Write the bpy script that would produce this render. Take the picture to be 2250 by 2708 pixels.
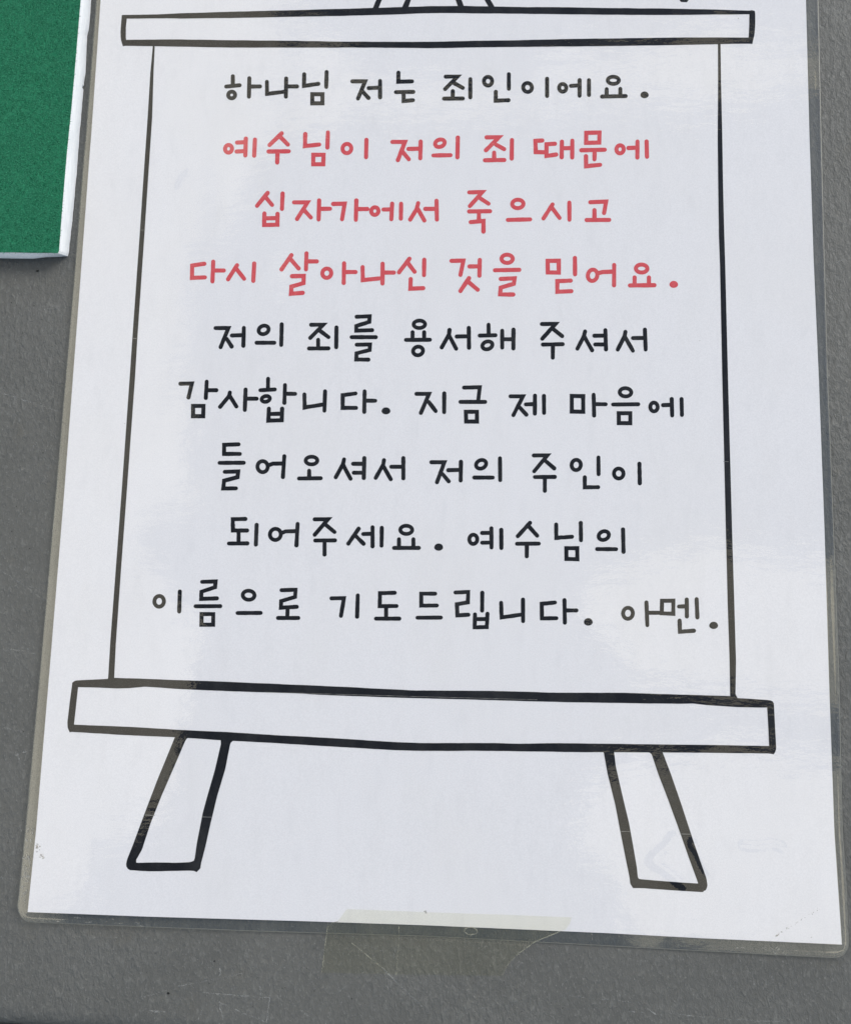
import bpy, math, random
import numpy as np
from mathutils import Matrix, Vector

for o in list(bpy.data.objects):
    bpy.data.objects.remove(o, do_unlink=True)
scene = bpy.context.scene
C = scene.collection
rng = np.random.default_rng(7)
random.seed(7)

# ------------------------------------------------------------------ camera
W0, H0, FPX = 2250.0, 2708.0, 2900.0          # photograph's size and focal length in its pixels
vY = np.array([405.0, 17154.0, -2900.0]); vY /= np.linalg.norm(vY)      # table's away direction, in camera axes
vX = np.array([60400.0, -1254.0, 2900.0]); vX -= vX.dot(vY) * vY; vX /= np.linalg.norm(vX)
vZ = np.cross(vX, vY)
R = np.array([vX, vY, vZ])                     # camera axes -> world axes (z = 0 is the table top)

def ray(px, py):
    px = np.asarray(px, float); py = np.asarray(py, float)
    d = np.stack([(px - W0 / 2) / FPX, (H0 / 2 - py) / FPX, -np.ones_like(px)], -1)
    return d @ R.T

def _p0(px, py, h):
    d = ray(px, py); return -d[..., :2] / d[..., 2:3] * h
_w = np.linalg.norm(_p0(2226., 2499., 1.0) - _p0(73., 2413., 1.0))
HCAM = 0.210 / _w                              # the sheet is 210 mm wide
c0 = ray(W0 / 2, H0 / 2); c0 = c0 / -c0[2] * HCAM
CAM = np.array([-c0[0], -c0[1], HCAM])         # the picture's centre looks at the origin

def P(px, py, z=0.0):
    """point on the height z(x, y) that is seen at a pixel of the photograph"""
    d = ray(px, py); zz = z(np.zeros(d.shape[:-1]), np.zeros(d.shape[:-1])) if callable(z) else np.zeros(d.shape[:-1]) + z
    for _ in range(6 if callable(z) else 1):
        t = (zz - CAM[2]) / d[..., 2]
        x = CAM[0] + d[..., 0] * t; y = CAM[1] + d[..., 1] * t
        if callable(z): zz = z(x, y)
    return np.stack([x, y, zz], -1)

cam = bpy.data.cameras.new('camera'); co = bpy.data.objects.new('camera', cam); C.objects.link(co)
co.matrix_world = Matrix.Translation(Vector(CAM)) @ Matrix([list(r) for r in R]).to_4x4()
cam.sensor_fit = 'HORIZONTAL'; cam.sensor_width = 36.0; cam.lens = 36.0 * FPX / W0
cam.clip_start = 0.005; cam.clip_end = 100.0
scene.camera = co

# ------------------------------------------------------------------ world, sun, exposure
SUN_DIR = np.array([0.62, 0.50, 0.60]); SUN_DIR /= np.linalg.norm(SUN_DIR)
sun = bpy.data.lights.new('sun', 'SUN'); sun.energy = 1.5; sun.angle = math.radians(24); sun.color = (1.0, 0.965, 0.91)
so = bpy.data.objects.new('sun', sun); C.objects.link(so)
so.rotation_euler = Vector(SUN_DIR).to_track_quat('Z', 'Y').to_euler(); so.location = (0.5, 0.5, 1.5)

world = bpy.data.worlds.new('World'); scene.world = world; world.use_nodes = True
nt = world.node_tree; nt.nodes.clear()
class NT:
    def __init__(s, nt): s.nt = nt
    def n(s, kind, **kw):
        nd = s.nt.nodes.new(kind)
        for k, v in kw.items():
            if k.startswith('_'): setattr(nd, k[1:], v)
        return nd
    def l(s, a, b): s.nt.links.new(a, b)
    def val(s, sock, v):
        if isinstance(v, bpy.types.NodeSocket): s.l(v, sock)
        else: sock.default_value = v
    def math(s, op, a, b=0.0, clamp=False):
        m = s.n('ShaderNodeMath'); m.operation = op; m.use_clamp = clamp
        s.val(m.inputs[0], a); s.val(m.inputs[1], b); return m.outputs[0]
    def ramp(s, x, lo, hi, a=0.0, b=1.0, smooth=True):
        m = s.n('ShaderNodeMapRange'); m.interpolation_type = 'SMOOTHSTEP' if smooth else 'LINEAR'
        s.val(m.inputs[0], x); m.inputs[1].default_value = lo; m.inputs[2].default_value = hi
        s.val(m.inputs[3], a); s.val(m.inputs[4], b); return m.outputs[0]
    def noise(s, vec, scale, detail=3.0, rough=0.5, dist=0.0):
        m = s.n('ShaderNodeTexNoise'); m.inputs['Scale'].default_value = scale; m.inputs['Detail'].default_value = detail
        m.inputs['Roughness'].default_value = rough; m.inputs['Distortion'].default_value = dist
        if vec is not None: s.l(vec, m.inputs['Vector'])
        return m.outputs[0]
    def mix(s, f, a, b):
        m = s.n('ShaderNodeMix'); m.data_type = 'RGBA'
        s.val(m.inputs[0], f); s.val(m.inputs[6], a); s.val(m.inputs[7], b); return m.outputs[2]
    def mapping(s, vec, scale=(1, 1, 1), rot=(0, 0, 0), loc=(0, 0, 0)):
        m = s.n('ShaderNodeMapping'); s.l(vec, m.inputs['Vector'])
        m.inputs['Scale'].default_value = scale; m.inputs['Rotation'].default_value = rot; m.inputs['Location'].default_value = loc
        return m.outputs[0]
    def bump(s, h, dist, strength=1.0, normal=None):
        m = s.n('ShaderNodeBump'); m.inputs['Distance'].default_value = dist; m.inputs['Strength'].default_value = strength
        s.l(h, m.inputs['Height'])
        if normal is not None: s.l(normal, m.inputs['Normal'])
        return m.outputs[0]

w = NT(nt)
sky = w.n('ShaderNodeTexSky'); sky.sky_type = 'NISHITA'; sky.sun_disc = False
sky.sun_elevation = math.asin(SUN_DIR[2]); sky.sun_rotation = math.atan2(SUN_DIR[0], SUN_DIR[1])
sky.air_density = 1.0; sky.dust_density = 0.7; sky.ozone_density = 1.0
tc = w.n('ShaderNodeTexCoord')
sep = w.n('ShaderNodeSeparateXYZ'); w.l(tc.outputs['Generated'], sep.inputs[0])
zc = w.math('MAXIMUM', sep.outputs[2], 0.12)
U = w.math('DIVIDE', sep.outputs[0], zc); V = w.math('DIVIDE', sep.outputs[1], zc)
cmb = w.n('ShaderNodeCombineXYZ'); w.l(U, cmb.inputs[0]); w.l(V, cmb.inputs[1])
wx = w.math('MULTIPLY', w.math('SUBTRACT', w.noise(cmb.outputs[0], 5.0, 5.0, 0.6), 0.5), 0.22)
wy = w.math('MULTIPLY', w.math('SUBTRACT', w.noise(w.mapping(cmb.outputs[0], loc=(7, 3, 0)), 6.0, 5.0, 0.6), 0.5), 0.16)
U2 = w.math('ADD', U, wx); V2 = w.math('ADD', V, wy)
big = w.noise(w.mapping(cmb.outputs[0], loc=(3.1, 1.7, 0)), 2.6, 4.0, 0.5)
fine = w.noise(cmb.outputs[0], 9.0, 6.0, 0.62)
cover = w.math('ADD', w.math('MULTIPLY', big, 0.7), w.math('MULTIPLY', fine, 0.3))
# unseen cloud banks, most added to mirror as cream glare in the film: (u, v, half width, half height)
def bank(u, v, a, b):
    x = w.math('DIVIDE', w.math('SUBTRACT', U2, u), a); y = w.math('DIVIDE', w.math('SUBTRACT', V2, v), b)
    r = w.math('SQRT', w.math('ADD', w.math('MULTIPLY', x, x), w.math('MULTIPLY', y, y)))
    return w.ramp(r, 0.6, 1.4, 1.0, 0.0)
banks = None
def seen(px, py):                               # sky direction mirrored in the sheet at a place of the picture
    d = ray(px, py); return -d[0] / d[2], -d[1] / d[2]
BANKS = [(-0.77, 0.45, 0.57, 0.97), (-0.10, 0.86, 0.19, 0.10), (1.1, 0.9, 0.5, 0.3), (-1.6, 1.4, 0.5, 0.4), (0.5, -1.1, 0.6, 0.35)]
for (cx_, cy_, hw, hh) in ((1130, 275, 600, 52), (1880, 178, 500, 72), (2080, 1640, 470, 195), (2080, 2300, 470, 300)):  # clouds added where the film should show cream glare
    u_, v_ = seen(cx_, cy_); BANKS.append((u_, v_, hw / 2850, hh / 2700))
for bk in BANKS:
    q = bank(*bk); banks = q if banks is None else w.math('MAXIMUM', banks, q)
mask = w.ramp(w.math('ADD', w.math('MULTIPLY', w.math('SUBTRACT', cover, 0.5), 2.4), banks), 0.46, 0.56)
cloudcol = w.mix(w.ramp(fine, 0.3, 0.7), (10.5, 9.9, 8.5, 1), (15.5, 14.7, 12.6, 1))
skycol = w.mix(0.15, sky.outputs[0], (3.6, 3.9, 4.5, 1))
bg = w.n('ShaderNodeBackground'); w.l(w.mix(mask, skycol, cloudcol), bg.inputs[0]); bg.inputs[1].default_value = 0.1
wo = w.n('ShaderNodeOutputWorld'); w.l(bg.outputs[0], wo.inputs[0])

scene.view_settings.view_transform = 'Standard'; scene.view_settings.look = 'None'
scene.view_settings.gamma = 1.0; scene.view_settings.exposure = 0.38
scene.cycles.transparent_max_bounces = 16

# ------------------------------------------------------------------ materials
def new_mat(name):
    m = bpy.data.materials.new(name); m.use_nodes = True; m.node_tree.nodes.clear()
    t = NT(m.node_tree); out = t.n('ShaderNodeOutputMaterial')
    tc = t.n('ShaderNodeTexCoord'); geo = t.n('ShaderNodeNewGeometry')
    return m, t, out, geo.outputs['Position']

def pbsdf(t, col, rough=0.5, spec=0.5, normal=None, sheen=0.0):
    b = t.n('ShaderNodeBsdfPrincipled'); t.val(b.inputs['Base Color'], col); t.val(b.inputs['Roughness'], rough)
    b.inputs['Specular IOR Level'].default_value = spec
    if sheen: b.inputs['Sheen Weight'].default_value = sheen; b.inputs['Sheen Roughness'].default_value = 0.4
    if normal is not None: t.l(normal, b.inputs['Normal'])
    return b.outputs[0]

# grey moulded plastic
M_TABLE, t, out, pos = new_mat('grey_plastic')
dirv = t.mapping(pos, scale=(1.0, 0.55, 1.0), rot=(0, 0, math.radians(24)))
g1 = t.noise(dirv, 900.0, 3.0, 0.6, 0.6); g2 = t.noise(dirv, 2200.0, 2.0, 0.6); g3 = t.noise(pos, 28.0, 4.0, 0.6)
vor = t.n('ShaderNodeTexVoronoi'); vor.inputs['Scale'].default_value = 620.0; t.l(t.mapping(pos, rot=(0, 0, 0.4), scale=(1, 0.6, 1)), vor.inputs['Vector'])
hgt = t.math('ADD', t.math('ADD', t.math('MULTIPLY', g1, 0.8), t.math('MULTIPLY', g2, 0.3)), t.math('MULTIPLY', vor.outputs['Distance'], 0.35))
col = t.mix(t.ramp(g3, 0.3, 0.7), (0.092, 0.094, 0.089, 1), (0.112, 0.114, 0.108, 1))
col = t.mix(t.ramp(g1, 0.50, 0.75, 0.0, 0.45), col, (0.185, 0.188, 0.178, 1))
col = t.mix(t.ramp(g2, 0.60, 0.72, 0.0, 0.5), col, (0.24, 0.245, 0.24, 1))
scf = t.math('MULTIPLY', t.ramp(t.noise(pos, 38.0, 3.0, 0.6), 0.56, 0.72), t.ramp(t.noise(pos, 620.0, 4.0, 0.7), 0.42, 0.66))
col = t.mix(t.math('MULTIPLY', scf, 0.40), col, (0.25, 0.25, 0.24, 1))
col = t.mix(t.ramp(t.noise(pos, 900.0, 2.0, 0.5), 0.66, 0.75, 0.0, 0.5), col, (0.055, 0.056, 0.055, 1))
col = t.mix(t.ramp(t.noise(pos, 60.0, 5.0, 0.7), 0.55, 0.75, 0.0, 0.35), col, (0.115, 0.108, 0.088, 1))
t.l(pbsdf(t, col, t.ramp(g2, 0.3, 0.7, 0.42, 0.62), 0.45, t.bump(t.math('MULTIPLY', hgt, t.ramp(t.noise(pos, 14.0, 2.0, 0.5), 0.35, 0.65, 0.5, 1.0)), 0.00070, 1.0)), out.inputs[0])

# white printing paper
M_PAPER, t, out, pos = new_mat('white_paper')
f1 = t.noise(pos, 2600.0, 3.0, 0.6); f2 = t.noise(t.mapping(pos, scale=(1, 0.35, 1)), 320.0, 4.0, 0.6); f3 = t.noise(pos, 22.0, 3.0, 0.5)
col = t.mix(t.ramp(f1, 0.3, 0.7), (0.735, 0.738, 0.776, 1), (0.795, 0.797, 0.835, 1))
col = t.mix(t.ramp(f2, 0.50, 0.78, 0.0, 0.35), col, (0.68, 0.685, 0.725, 1))
col = t.mix(t.ramp(f3, 0.4, 0.7, 0.0, 0.3), col, (0.76, 0.755, 0.77, 1))
t.l(pbsdf(t, col, 0.9, 0.0, t.bump(f2, 0.00002, 0.5)), out.inputs[0])

def ink_mat(name, c, c2):
    m, t, out, pos = new_mat(name)
    s = t.noise(pos, 3200.0, 2.0, 0.6); s2 = t.noise(pos, 500.0, 3.0, 0.6)
    col = t.mix(t.ramp(s, 0.56, 0.76, 0.0, 0.8), c, c2)
    col = t.mix(t.ramp(s2, 0.45, 0.75, 0.0, 0.4), col, c2)
    t.l(pbsdf(t, col, 0.9, 0.0), out.inputs[0]); return m
M_BLACK = ink_mat('black_print', (0.004, 0.004, 0.005, 1), (0.018, 0.018, 0.020, 1))
M_RED = ink_mat('red_print', (0.62, 0.080, 0.096, 1), (0.68, 0.15, 0.16, 1))
M_STREAK, t, out, pos = new_mat('pale_print_streak')
t.l(pbsdf(t, (0.22, 0.22, 0.21, 1), 0.9, 0.0), out.inputs[0])

def clear_mat(name, tint, haze, hazecol, rough, bump_amp, ior=1.5, wave=0.0, film_scale=300.0):
    """clear plastic film: transparent, a fresnel reflection, a trace of surface haze"""
    m, t, out, pos = new_mat(name)
    n1 = t.noise(t.mapping(pos, scale=(0.40, 1.0, 1.0)), film_scale, 4.0, 0.55)
    n2 = t.noise(pos, 45.0, 2.0, 0.5)
    h = t.math('ADD', t.math('MULTIPLY', n1, bump_amp), t.math('MULTIPLY', n2, wave))
    nrm = t.bump(h, 1.0, 1.0)
    geo = t.n('ShaderNodeNewGeometry'); dp = t.n('ShaderNodeVectorMath'); dp.operation = 'DOT_PRODUCT'
    t.l(geo.outputs['Incoming'], dp.inputs[0]); t.l(nrm, dp.inputs[1])
    f0 = ((ior - 1) / (ior + 1)) ** 2              # Schlick's fresnel, the same from either side of a thin film
    fres = t.math('ADD', t.math('MULTIPLY', t.math('POWER', t.math('SUBTRACT', 1.0, t.math('ABSOLUTE', dp.outputs['Value']), True), 5.0), 1 - f0), f0)
    tr = t.n('ShaderNodeBsdfTransparent'); tr.inputs[0].default_value = tint
    df = t.n('ShaderNodeBsdfDiffuse'); df.inputs[0].default_value = hazecol
    gl = t.n('ShaderNodeBsdfGlossy'); gl.inputs['Roughness'].default_value = rough; t.l(nrm, gl.inputs['Normal'])
    smear = t.noise(t.mapping(pos, scale=(1, 0.3, 1), rot=(0, 0, 0.5)), 130.0, 5.0, 0.65)
    m1 = t.n('ShaderNodeMixShader'); t.l(t.ramp(smear, 0.35, 0.8, haze * 0.5, haze * 2.0), m1.inputs[0]); t.l(tr.outputs[0], m1.inputs[1]); t.l(df.outputs[0], m1.inputs[2])
    m2 = t.n('ShaderNodeMixShader'); t.l(fres, m2.inputs[0]); t.l(m1.outputs[0], m2.inputs[1]); t.l(gl.outputs[0], m2.inputs[2])
    t.l(m2.outputs[0], out.inputs[0]); return m
M_FILM = clear_mat('laminating_film', (0.985, 0.985, 0.98, 1), 0.018, (0.62, 0.61, 0.55, 1), 0.008, 0.000042, 1.57, 0.00004)
M_BORDER = clear_mat('laminating_film_border', (0.90, 0.905, 0.885, 1), 0.028, (0.60, 0.58, 0.48, 1), 0.02, 0.000014, 1.88, 0.00006)
M_TAPE = clear_mat('yellowed_tape', (0.988, 0.987, 0.935, 1), 0.012, (0.50, 0.47, 0.30, 1), 0.22, 0.00004, 1.42, 0.00020)
M_FILMEDGE, t, out, pos = new_mat('film_cut_edge')
t.l(pbsdf(t, (0.20, 0.20, 0.175, 1), 0.4, 0.5), out.inputs[0])  # pale grey holds the light line painted along the cut edge

# green flocked felt and white foam
M_GREEN, t, out, pos = new_mat('green_felt')
a = t.noise(t.mapping(pos, scale=(1, 0.5, 1), rot=(0, 0, 0.5)), 1500.0, 3.0, 0.6); b = t.noise(pos, 500.0, 3.0, 0.55); c = t.noise(pos, 60.0, 3.0, 0.5)
col = t.mix(t.ramp(a, 0.3, 0.7), (0.005, 0.095, 0.044, 1), (0.024, 0.215, 0.108, 1))
col = t.mix(t.ramp(b, 0.45, 0.65, 0.0, 0.7), col, (0.032, 0.235, 0.124, 1))
col = t.mix(t.ramp(c, 0.35, 0.7, 0.0, 0.25), col, (0.010, 0.100, 0.056, 1))
t.l(pbsdf(t, col, 0.95, 0.1, t.bump(t.math('ADD', a, b), 0.0003, 1.0), 0.25), out.inputs[0])
M_FIBRE, t, out, pos = new_mat('green_fibre')
r_ = t.noise(pos, 2500.0, 1.0, 0.5)
t.l(pbsdf(t, t.mix(t.ramp(r_, 0.3, 0.7), (0.011, 0.145, 0.070, 1), (0.046, 0.285, 0.160, 1)), 0.7, 0.2), out.inputs[0])
M_FOAM, t, out, pos = new_mat('white_foam')
s = t.noise(t.mapping(pos, scale=(2.4, 0.25, 2.4)), 600.0, 4.0, 0.6)
d = t.noise(pos, 1400.0, 3.0, 0.6)
col = t.mix(t.ramp(s, 0.35, 0.7), (0.80, 0.82, 0.83, 1), (0.90, 0.91, 0.915, 1))
t.l(pbsdf(t, col, 0.8, 0.2, t.bump(t.math('ADD', s, d), 0.00008, 0.7)), out.inputs[0])
M_SCRATCH, t, out, pos = new_mat('plastic_burr')
tr = t.n('ShaderNodeBsdfTransparent'); m1 = t.n('ShaderNodeMixShader')
t.l(t.ramp(t.noise(pos, 900.0, 3.0, 0.7), 0.35, 0.62, 0.02, 0.5), m1.inputs[0]); t.l(tr.outputs[0], m1.inputs[1])
t.l(pbsdf(t, (0.40, 0.41, 0.40, 1), 0.6, 0.3), m1.inputs[2]); t.l(m1.outputs[0], out.inputs[0])
M_DIRT, t, out, pos = new_mat('beige_grime')
tr = t.n('ShaderNodeBsdfTransparent'); m1 = t.n('ShaderNodeMixShader')
t.l(t.ramp(t.noise(pos, 1200.0, 3.0, 0.7), 0.35, 0.65, 0.05, 0.55), m1.inputs[0]); t.l(tr.outputs[0], m1.inputs[1])
t.l(pbsdf(t, (0.33, 0.31, 0.25, 1), 0.9, 0.0), m1.inputs[2]); t.l(m1.outputs[0], out.inputs[0])
M_SPECK, t, out, pos = new_mat('dark_grit')
t.l(pbsdf(t, (0.02, 0.02, 0.02, 1), 0.8, 0.2), out.inputs[0])
M_GROUND, t, out, pos = new_mat('asphalt')
n = t.noise(pos, 180.0, 4.0, 0.6)
t.l(pbsdf(t, t.mix(n, (0.035, 0.035, 0.036, 1), (0.075, 0.075, 0.072, 1)), 0.9, 0.3, t.bump(n, 0.004)), out.inputs[0])

# ------------------------------------------------------------------ object helpers
ORG = {}
def empty(name, loc, label, cat):
    o = bpy.data.objects.new(name, None); C.objects.link(o); o.location = loc
    o.empty_display_size = 0.02; o['label'] = label; o['category'] = cat
    ORG[o] = np.array(loc, float); return o

def mesh_obj(name, verts, faces, mat, parent=None, label=None, smooth=False, mats=None, fmat=None):
    v = np.asarray(verts, float); c = (v.min(0) + v.max(0)) / 2; c[2] = v[:, 2].min()
    me = bpy.data.meshes.new(name); me.from_pydata((v - c).tolist(), [], [list(map(int, f)) for f in faces])
    for m in (mats or [mat]): me.materials.append(m)
    if fmat is not None: me.polygons.foreach_set('material_index', np.asarray(fmat, np.int32))
    if smooth: me.polygons.foreach_set('use_smooth', np.ones(len(me.polygons), bool))
    me.update()
    o = bpy.data.objects.new(name, me); C.objects.link(o)
    o.location = c - (ORG[parent] if parent is not None else 0); o.parent = parent
    ORG[o] = c
    if label: o['label'] = label
    return o

def fast_mesh(name, verts, faces, mat, parent):
    v = np.asarray(verts, np.float32); f = np.asarray(faces, np.int32); k = f.shape[1]
    c = (v.min(0) + v.max(0)) / 2
    me = bpy.data.meshes.new(name); me.vertices.add(len(v)); me.vertices.foreach_set('co', (v - c).ravel())
    me.loops.add(f.size); me.loops.foreach_set('vertex_index', f.ravel())
    me.polygons.add(len(f)); me.polygons.foreach_set('loop_start', np.arange(len(f), dtype=np.int32) * k)
    me.materials.append(mat); me.update(calc_edges=True); me.validate()
    o = bpy.data.objects.new(name, me); C.objects.link(o); o.parent = parent
    o.location = c - ORG[parent]; ORG[o] = c; return o

def resample(pts, n=None, step=None):
    p = np.asarray(pts, float); s = np.r_[0, np.cumsum(np.linalg.norm(np.diff(p, axis=0), axis=1))]
    if n is None: n = max(2, int(s[-1] / step) + 1)
    q = np.linspace(0, s[-1], n)
    return np.stack([np.interp(q, s, p[:, k]) for k in range(p.shape[1])], 1)

# ------------------------------------------------------------------ ground and table
gp = [(-6, -6, -0.74), (6, -6, -0.74), (6, 6, -0.74), (-6, 6, -0.74)]
g = mesh_obj('ground', gp, [(0, 1, 2, 3)], M_GROUND); g['kind'] = 'structure'

e0 = P(0, 2664)[:2]; e1 = P(450, 2694)[:2]
ex = (e1 - e0) / np.linalg.norm(e1 - e0); ey = np.array([-ex[1], ex[0]])
prof = [(0.74, 0.0), (0.02, 0.0), (0.002, 0.0)]
for k in range(9):
    a = math.radians(90 * k / 8); prof.append((-0.005 * math.sin(a), -0.005 * (1 - math.cos(a))))
prof += [(-0.005, -0.030), (-0.004, -0.038), (0.0, -0.042), (0.74, -0.042)]
tv = []; tf = []; npf = len(prof)
LX = [-0.88, 0.92]
for x in LX:
    for (yy, z) in prof:
        p = e0 + ex * x + ey * yy; tv.append((p[0], p[1], z))
for k in range(npf):
    tf.append((k, npf + k, npf + (k + 1) % npf, (k + 1) % npf))
tf.append(tuple(range(npf))); tf.append(tuple(npf + k for k in range(npf))[::-1])
ctr = e0 + ex * 0.02 + ey * 0.37
TABLE = empty('folding_table', (ctr[0], ctr[1], -0.042), 'grey moulded plastic table with scratched pebbled top under the laminated sheet', 'table')
top = mesh_obj('tabletop', tv, tf, M_TABLE, TABLE)
top.data.polygons.foreach_set('use_smooth', np.array([2 <= k <= 12 for k in range(len(tf))]))

# ------------------------------------------------------------------ stroke meshes
def stroke_px(pts, wd, closed=False, jitter=0.03, capn=8):
    """outline of a pen stroke: quads along the line, mitred corners, round caps; returns verts (px), faces"""
    p = np.asarray(pts, float)
    # corner mitres are made on the raw points, then segments are subdivided
    n = len(p); L = []; Rr = []
    for i in range(n):
        a = p[i - 1] if (i > 0 or closed) else None
        b = p[(i + 1) % n] if (i < n - 1 or closed) else None
        if a is None: d = b - p[i]; d /= np.linalg.norm(d); m = np.array([-d[1], d[0]]); k = 1.0
        elif b is None: d = p[i] - a; d /= np.linalg.norm(d); m = np.array([-d[1], d[0]]); k = 1.0
        else:
            d1 = (p[i] - a) / np.linalg.norm(p[i] - a); d2 = (b - p[i]) / np.linalg.norm(b - p[i])
            n1 = np.array([-d1[1], d1[0]]); n2 = np.array([-d2[1], d2[0]]); m = n1 + n2
            m /= max(np.linalg.norm(m), 1e-6); k = min(1.0 / max(m.dot(n1), 0.3), 2.6)
        L.append(p[i] + m * k * wd / 2); Rr.append(p[i] - m * k * wd / 2)
    if closed: L.append(L[0]); Rr.append(Rr[0])
    vs = []; fs = []
    nL = len(L)
    for i in range(nL - 1):
        seg = np.linalg.norm(np.subtract(L[i + 1], L[i])) + 1e-6
        q = max(1, int(seg / 9))
        for j in range(q + (1 if i == nL - 2 else 0)):
            f = j / q; u = np.array(L[i]) * (1 - f) + np.array(L[i + 1]) * f; v = np.array(Rr[i]) * (1 - f) + np.array(Rr[i + 1]) * f
            e = (u - v) * rng.normal(0, jitter) * 0.5
            if closed and i == nL - 2 and j == q: e = 0
            if closed and i == 0 and j == 0: e = 0
            vs += [u + e, v - e]
    m = len(vs) // 2
    for i in range(m - 1): fs.append((2 * i, 2 * i + 1, 2 * i + 3, 2 * i + 2))
    if not closed:
        for end in (0, 1):
            u = vs[0] if end == 0 else vs[2 * m - 2]; v = vs[1] if end == 0 else vs[2 * m - 1]
            c = (u + v) / 2; r = (u - v) / 2; a0 = math.atan2(r[1], r[0]); rad = np.linalg.norm(r)
            sgn = 1 if end == 0 else -1
            d = (p[1] - p[0]) if end == 0 else (p[-2] - p[-1])
            # choose the arc pointing away from the stroke
            t1 = np.array([math.cos(a0 + math.pi / 2), math.sin(a0 + math.pi / 2)])
            s_ = 1 if t1.dot(d) < 0 else -1
            ids = [0 if end == 0 else 2 * m - 2]
            for k in range(1, capn):
                an = a0 + s_ * math.pi * k / capn
                vs.append(c + rad * np.array([math.cos(an), math.sin(an)])); ids.append(len(vs) - 1)
            ids.append(1 if end == 0 else 2 * m - 1)
            fs.append(tuple(ids))
    return vs, fs

def ring_px(cx, cy, rx, ry, rot, wd):
    N = 26; vs = []; fs = []; c, s = math.cos(-rot), math.sin(-rot); ph = rng.uniform(0, 6)
    for k in range(N):
        a = 2 * math.pi * k / N
        for e in (wd / 2, -wd / 2):
            q = 1 + 0.02 * math.sin(2 * a + ph)
            x = (rx * q + e) * math.cos(a); y = (ry * q + e) * math.sin(a)
            vs.append(np.array([cx + c * x - s * y, cy + s * x + c * y]))
    for k in range(N): j = (k + 1) % N; fs.append((2 * k, 2 * k + 1, 2 * j + 1, 2 * j))
    return vs, fs

# heights of the sheet's layers (metres): nearly flat, curling up at the left, taped down at the bottom middle
XL, XR = P(73, 2413)[0], P(2226, 2499)[0]
YB = P(1150, 2450)[1]; XC = (XL + XR) / 2
def lift(x, y):
    u = np.clip((x - XL) / (XR - XL), -0.1, 1.1)
    a = 0.0003 + 0.0008 * np.clip(1 - u, 0, 1.1) ** 1.5
    a = a + 0.0003 * np.clip((u - 0.82) / 0.18, 0, 1.3) ** 2 * np.clip(1 - (y - YB) / 0.12, 0, 1.2)
    a = a + 0.0005 * np.exp(-((y - YB) / 0.03) ** 2) * np.clip(np.abs(u - 0.53) / 0.3 - 0.5, 0, 1) ** 2
    a = a + 0.00004 * (1 + np.sin(x * 47 + 1.0) * np.cos(y * 39 + 0.5))
    tape = np.exp(-((y - YB) / 0.03) ** 2) * np.exp(-((u - 0.53) / 0.22) ** 2)
    return a * (1 - 0.7 * tape)
z_film_bot = lambda x, y: 0.00006 + lift(x, y)
z_paper = lambda x, y: 0.00020 + lift(x, y)
z_ink = lambda x, y: 0.00023 + lift(x, y)
# wrinkles pressed in the film (ridges), in photograph pixels -> metres
RIDGES = [resample(P(*np.array(r, float).T)[:, :2], step=0.001) for r in
          ([(1778, 2215), (1762, 2240), (1720, 2275), (1745, 2290), (1790, 2325), (1802, 2336)],
           [(1962, 2236), (2000, 2240), (2040, 2234), (2066, 2243)],
           [(463, 490), (478, 460), (486, 455)], [(1830, 2230), (1850, 2260), (1868, 2300)])]
def z_film(x, y):
    z = 0.00031 + lift(x, y)
    for r in RIDGES:
        m = (np.abs(x - r[:, 0].mean()) < 0.016) & (np.abs(y - r[:, 1].mean()) < 0.016)
        if not np.any(m): continue
        xx = x[m] if np.ndim(x) else x; yy = y[m] if np.ndim(y) else y
        d = np.sqrt(((xx[..., None] - r[:, 0]) ** 2 + (yy[..., None] - r[:, 1]) ** 2).min(-1))
        if np.ndim(x): z[m] = z[m] + 0.00015 * np.exp(-(d / 0.0010) ** 2)
    return z

# ------------------------------------------------------------------ laminated sheet
PL = [(316, -700), (290, -350), (266, 0), (241, 360), (237.6, 400), (211, 760), (170, 1300), (133, 1750), (95, 2200), (73, 2413)]
PR = [(2103, -700), (2117, -350), (2131, 0), (2140, 350), (2151, 680), (2165, 1000), (2180, 1400), (2192, 1800), (2206, 2200), (2226, 2499)]
PB = [(73, 2413), (387, 2425), (800, 2437), (1125, 2448), (1600, 2468.5), (1850, 2482), (2226, 2499)]
PT = [(316, -700), (2103, -700)]
OL = [(304, -712), (277, -350), (254, 0), (226.6, 360), (222.6, 400), (194, 760), (147.5, 1300), (108, 1750), (66, 2200), (49, 2370), (45.5, 2395), (48, 2412), (55, 2425)]
OB = [(55, 2425), (62, 2433), (72, 2438.5), (100, 2441), (393, 2453), (677, 2464), (1125, 2477.5), (1512, 2498), (1770, 2512), (2190, 2534), (2208, 2535), (2224, 2531), (2233, 2524)]
OR_ = [(2138, -712), (2152, -350), (2164, 0), (2172, 350), (2179, 640), (2189, 1000), (2204.5, 1400), (2219, 1800), (2228, 2200), (2237.4, 2337), (2243, 2470), (2244, 2500), (2241, 2513), (2233, 2524)]
OT = [(304, -712), (2138, -712)]
NU, NV = 280, 400
def side(poly, n, u=None):
    p = np.asarray(poly, float); s = np.r_[0, np.cumsum(np.linalg.norm(np.diff(p, axis=0), axis=1))]; s /= s[-1]
    q = np.linspace(0, 1, n) if u is None else u
    return np.stack([np.interp(q, s, p[:, 0]), np.interp(q, s, p[:, 1])], 1)
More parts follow.
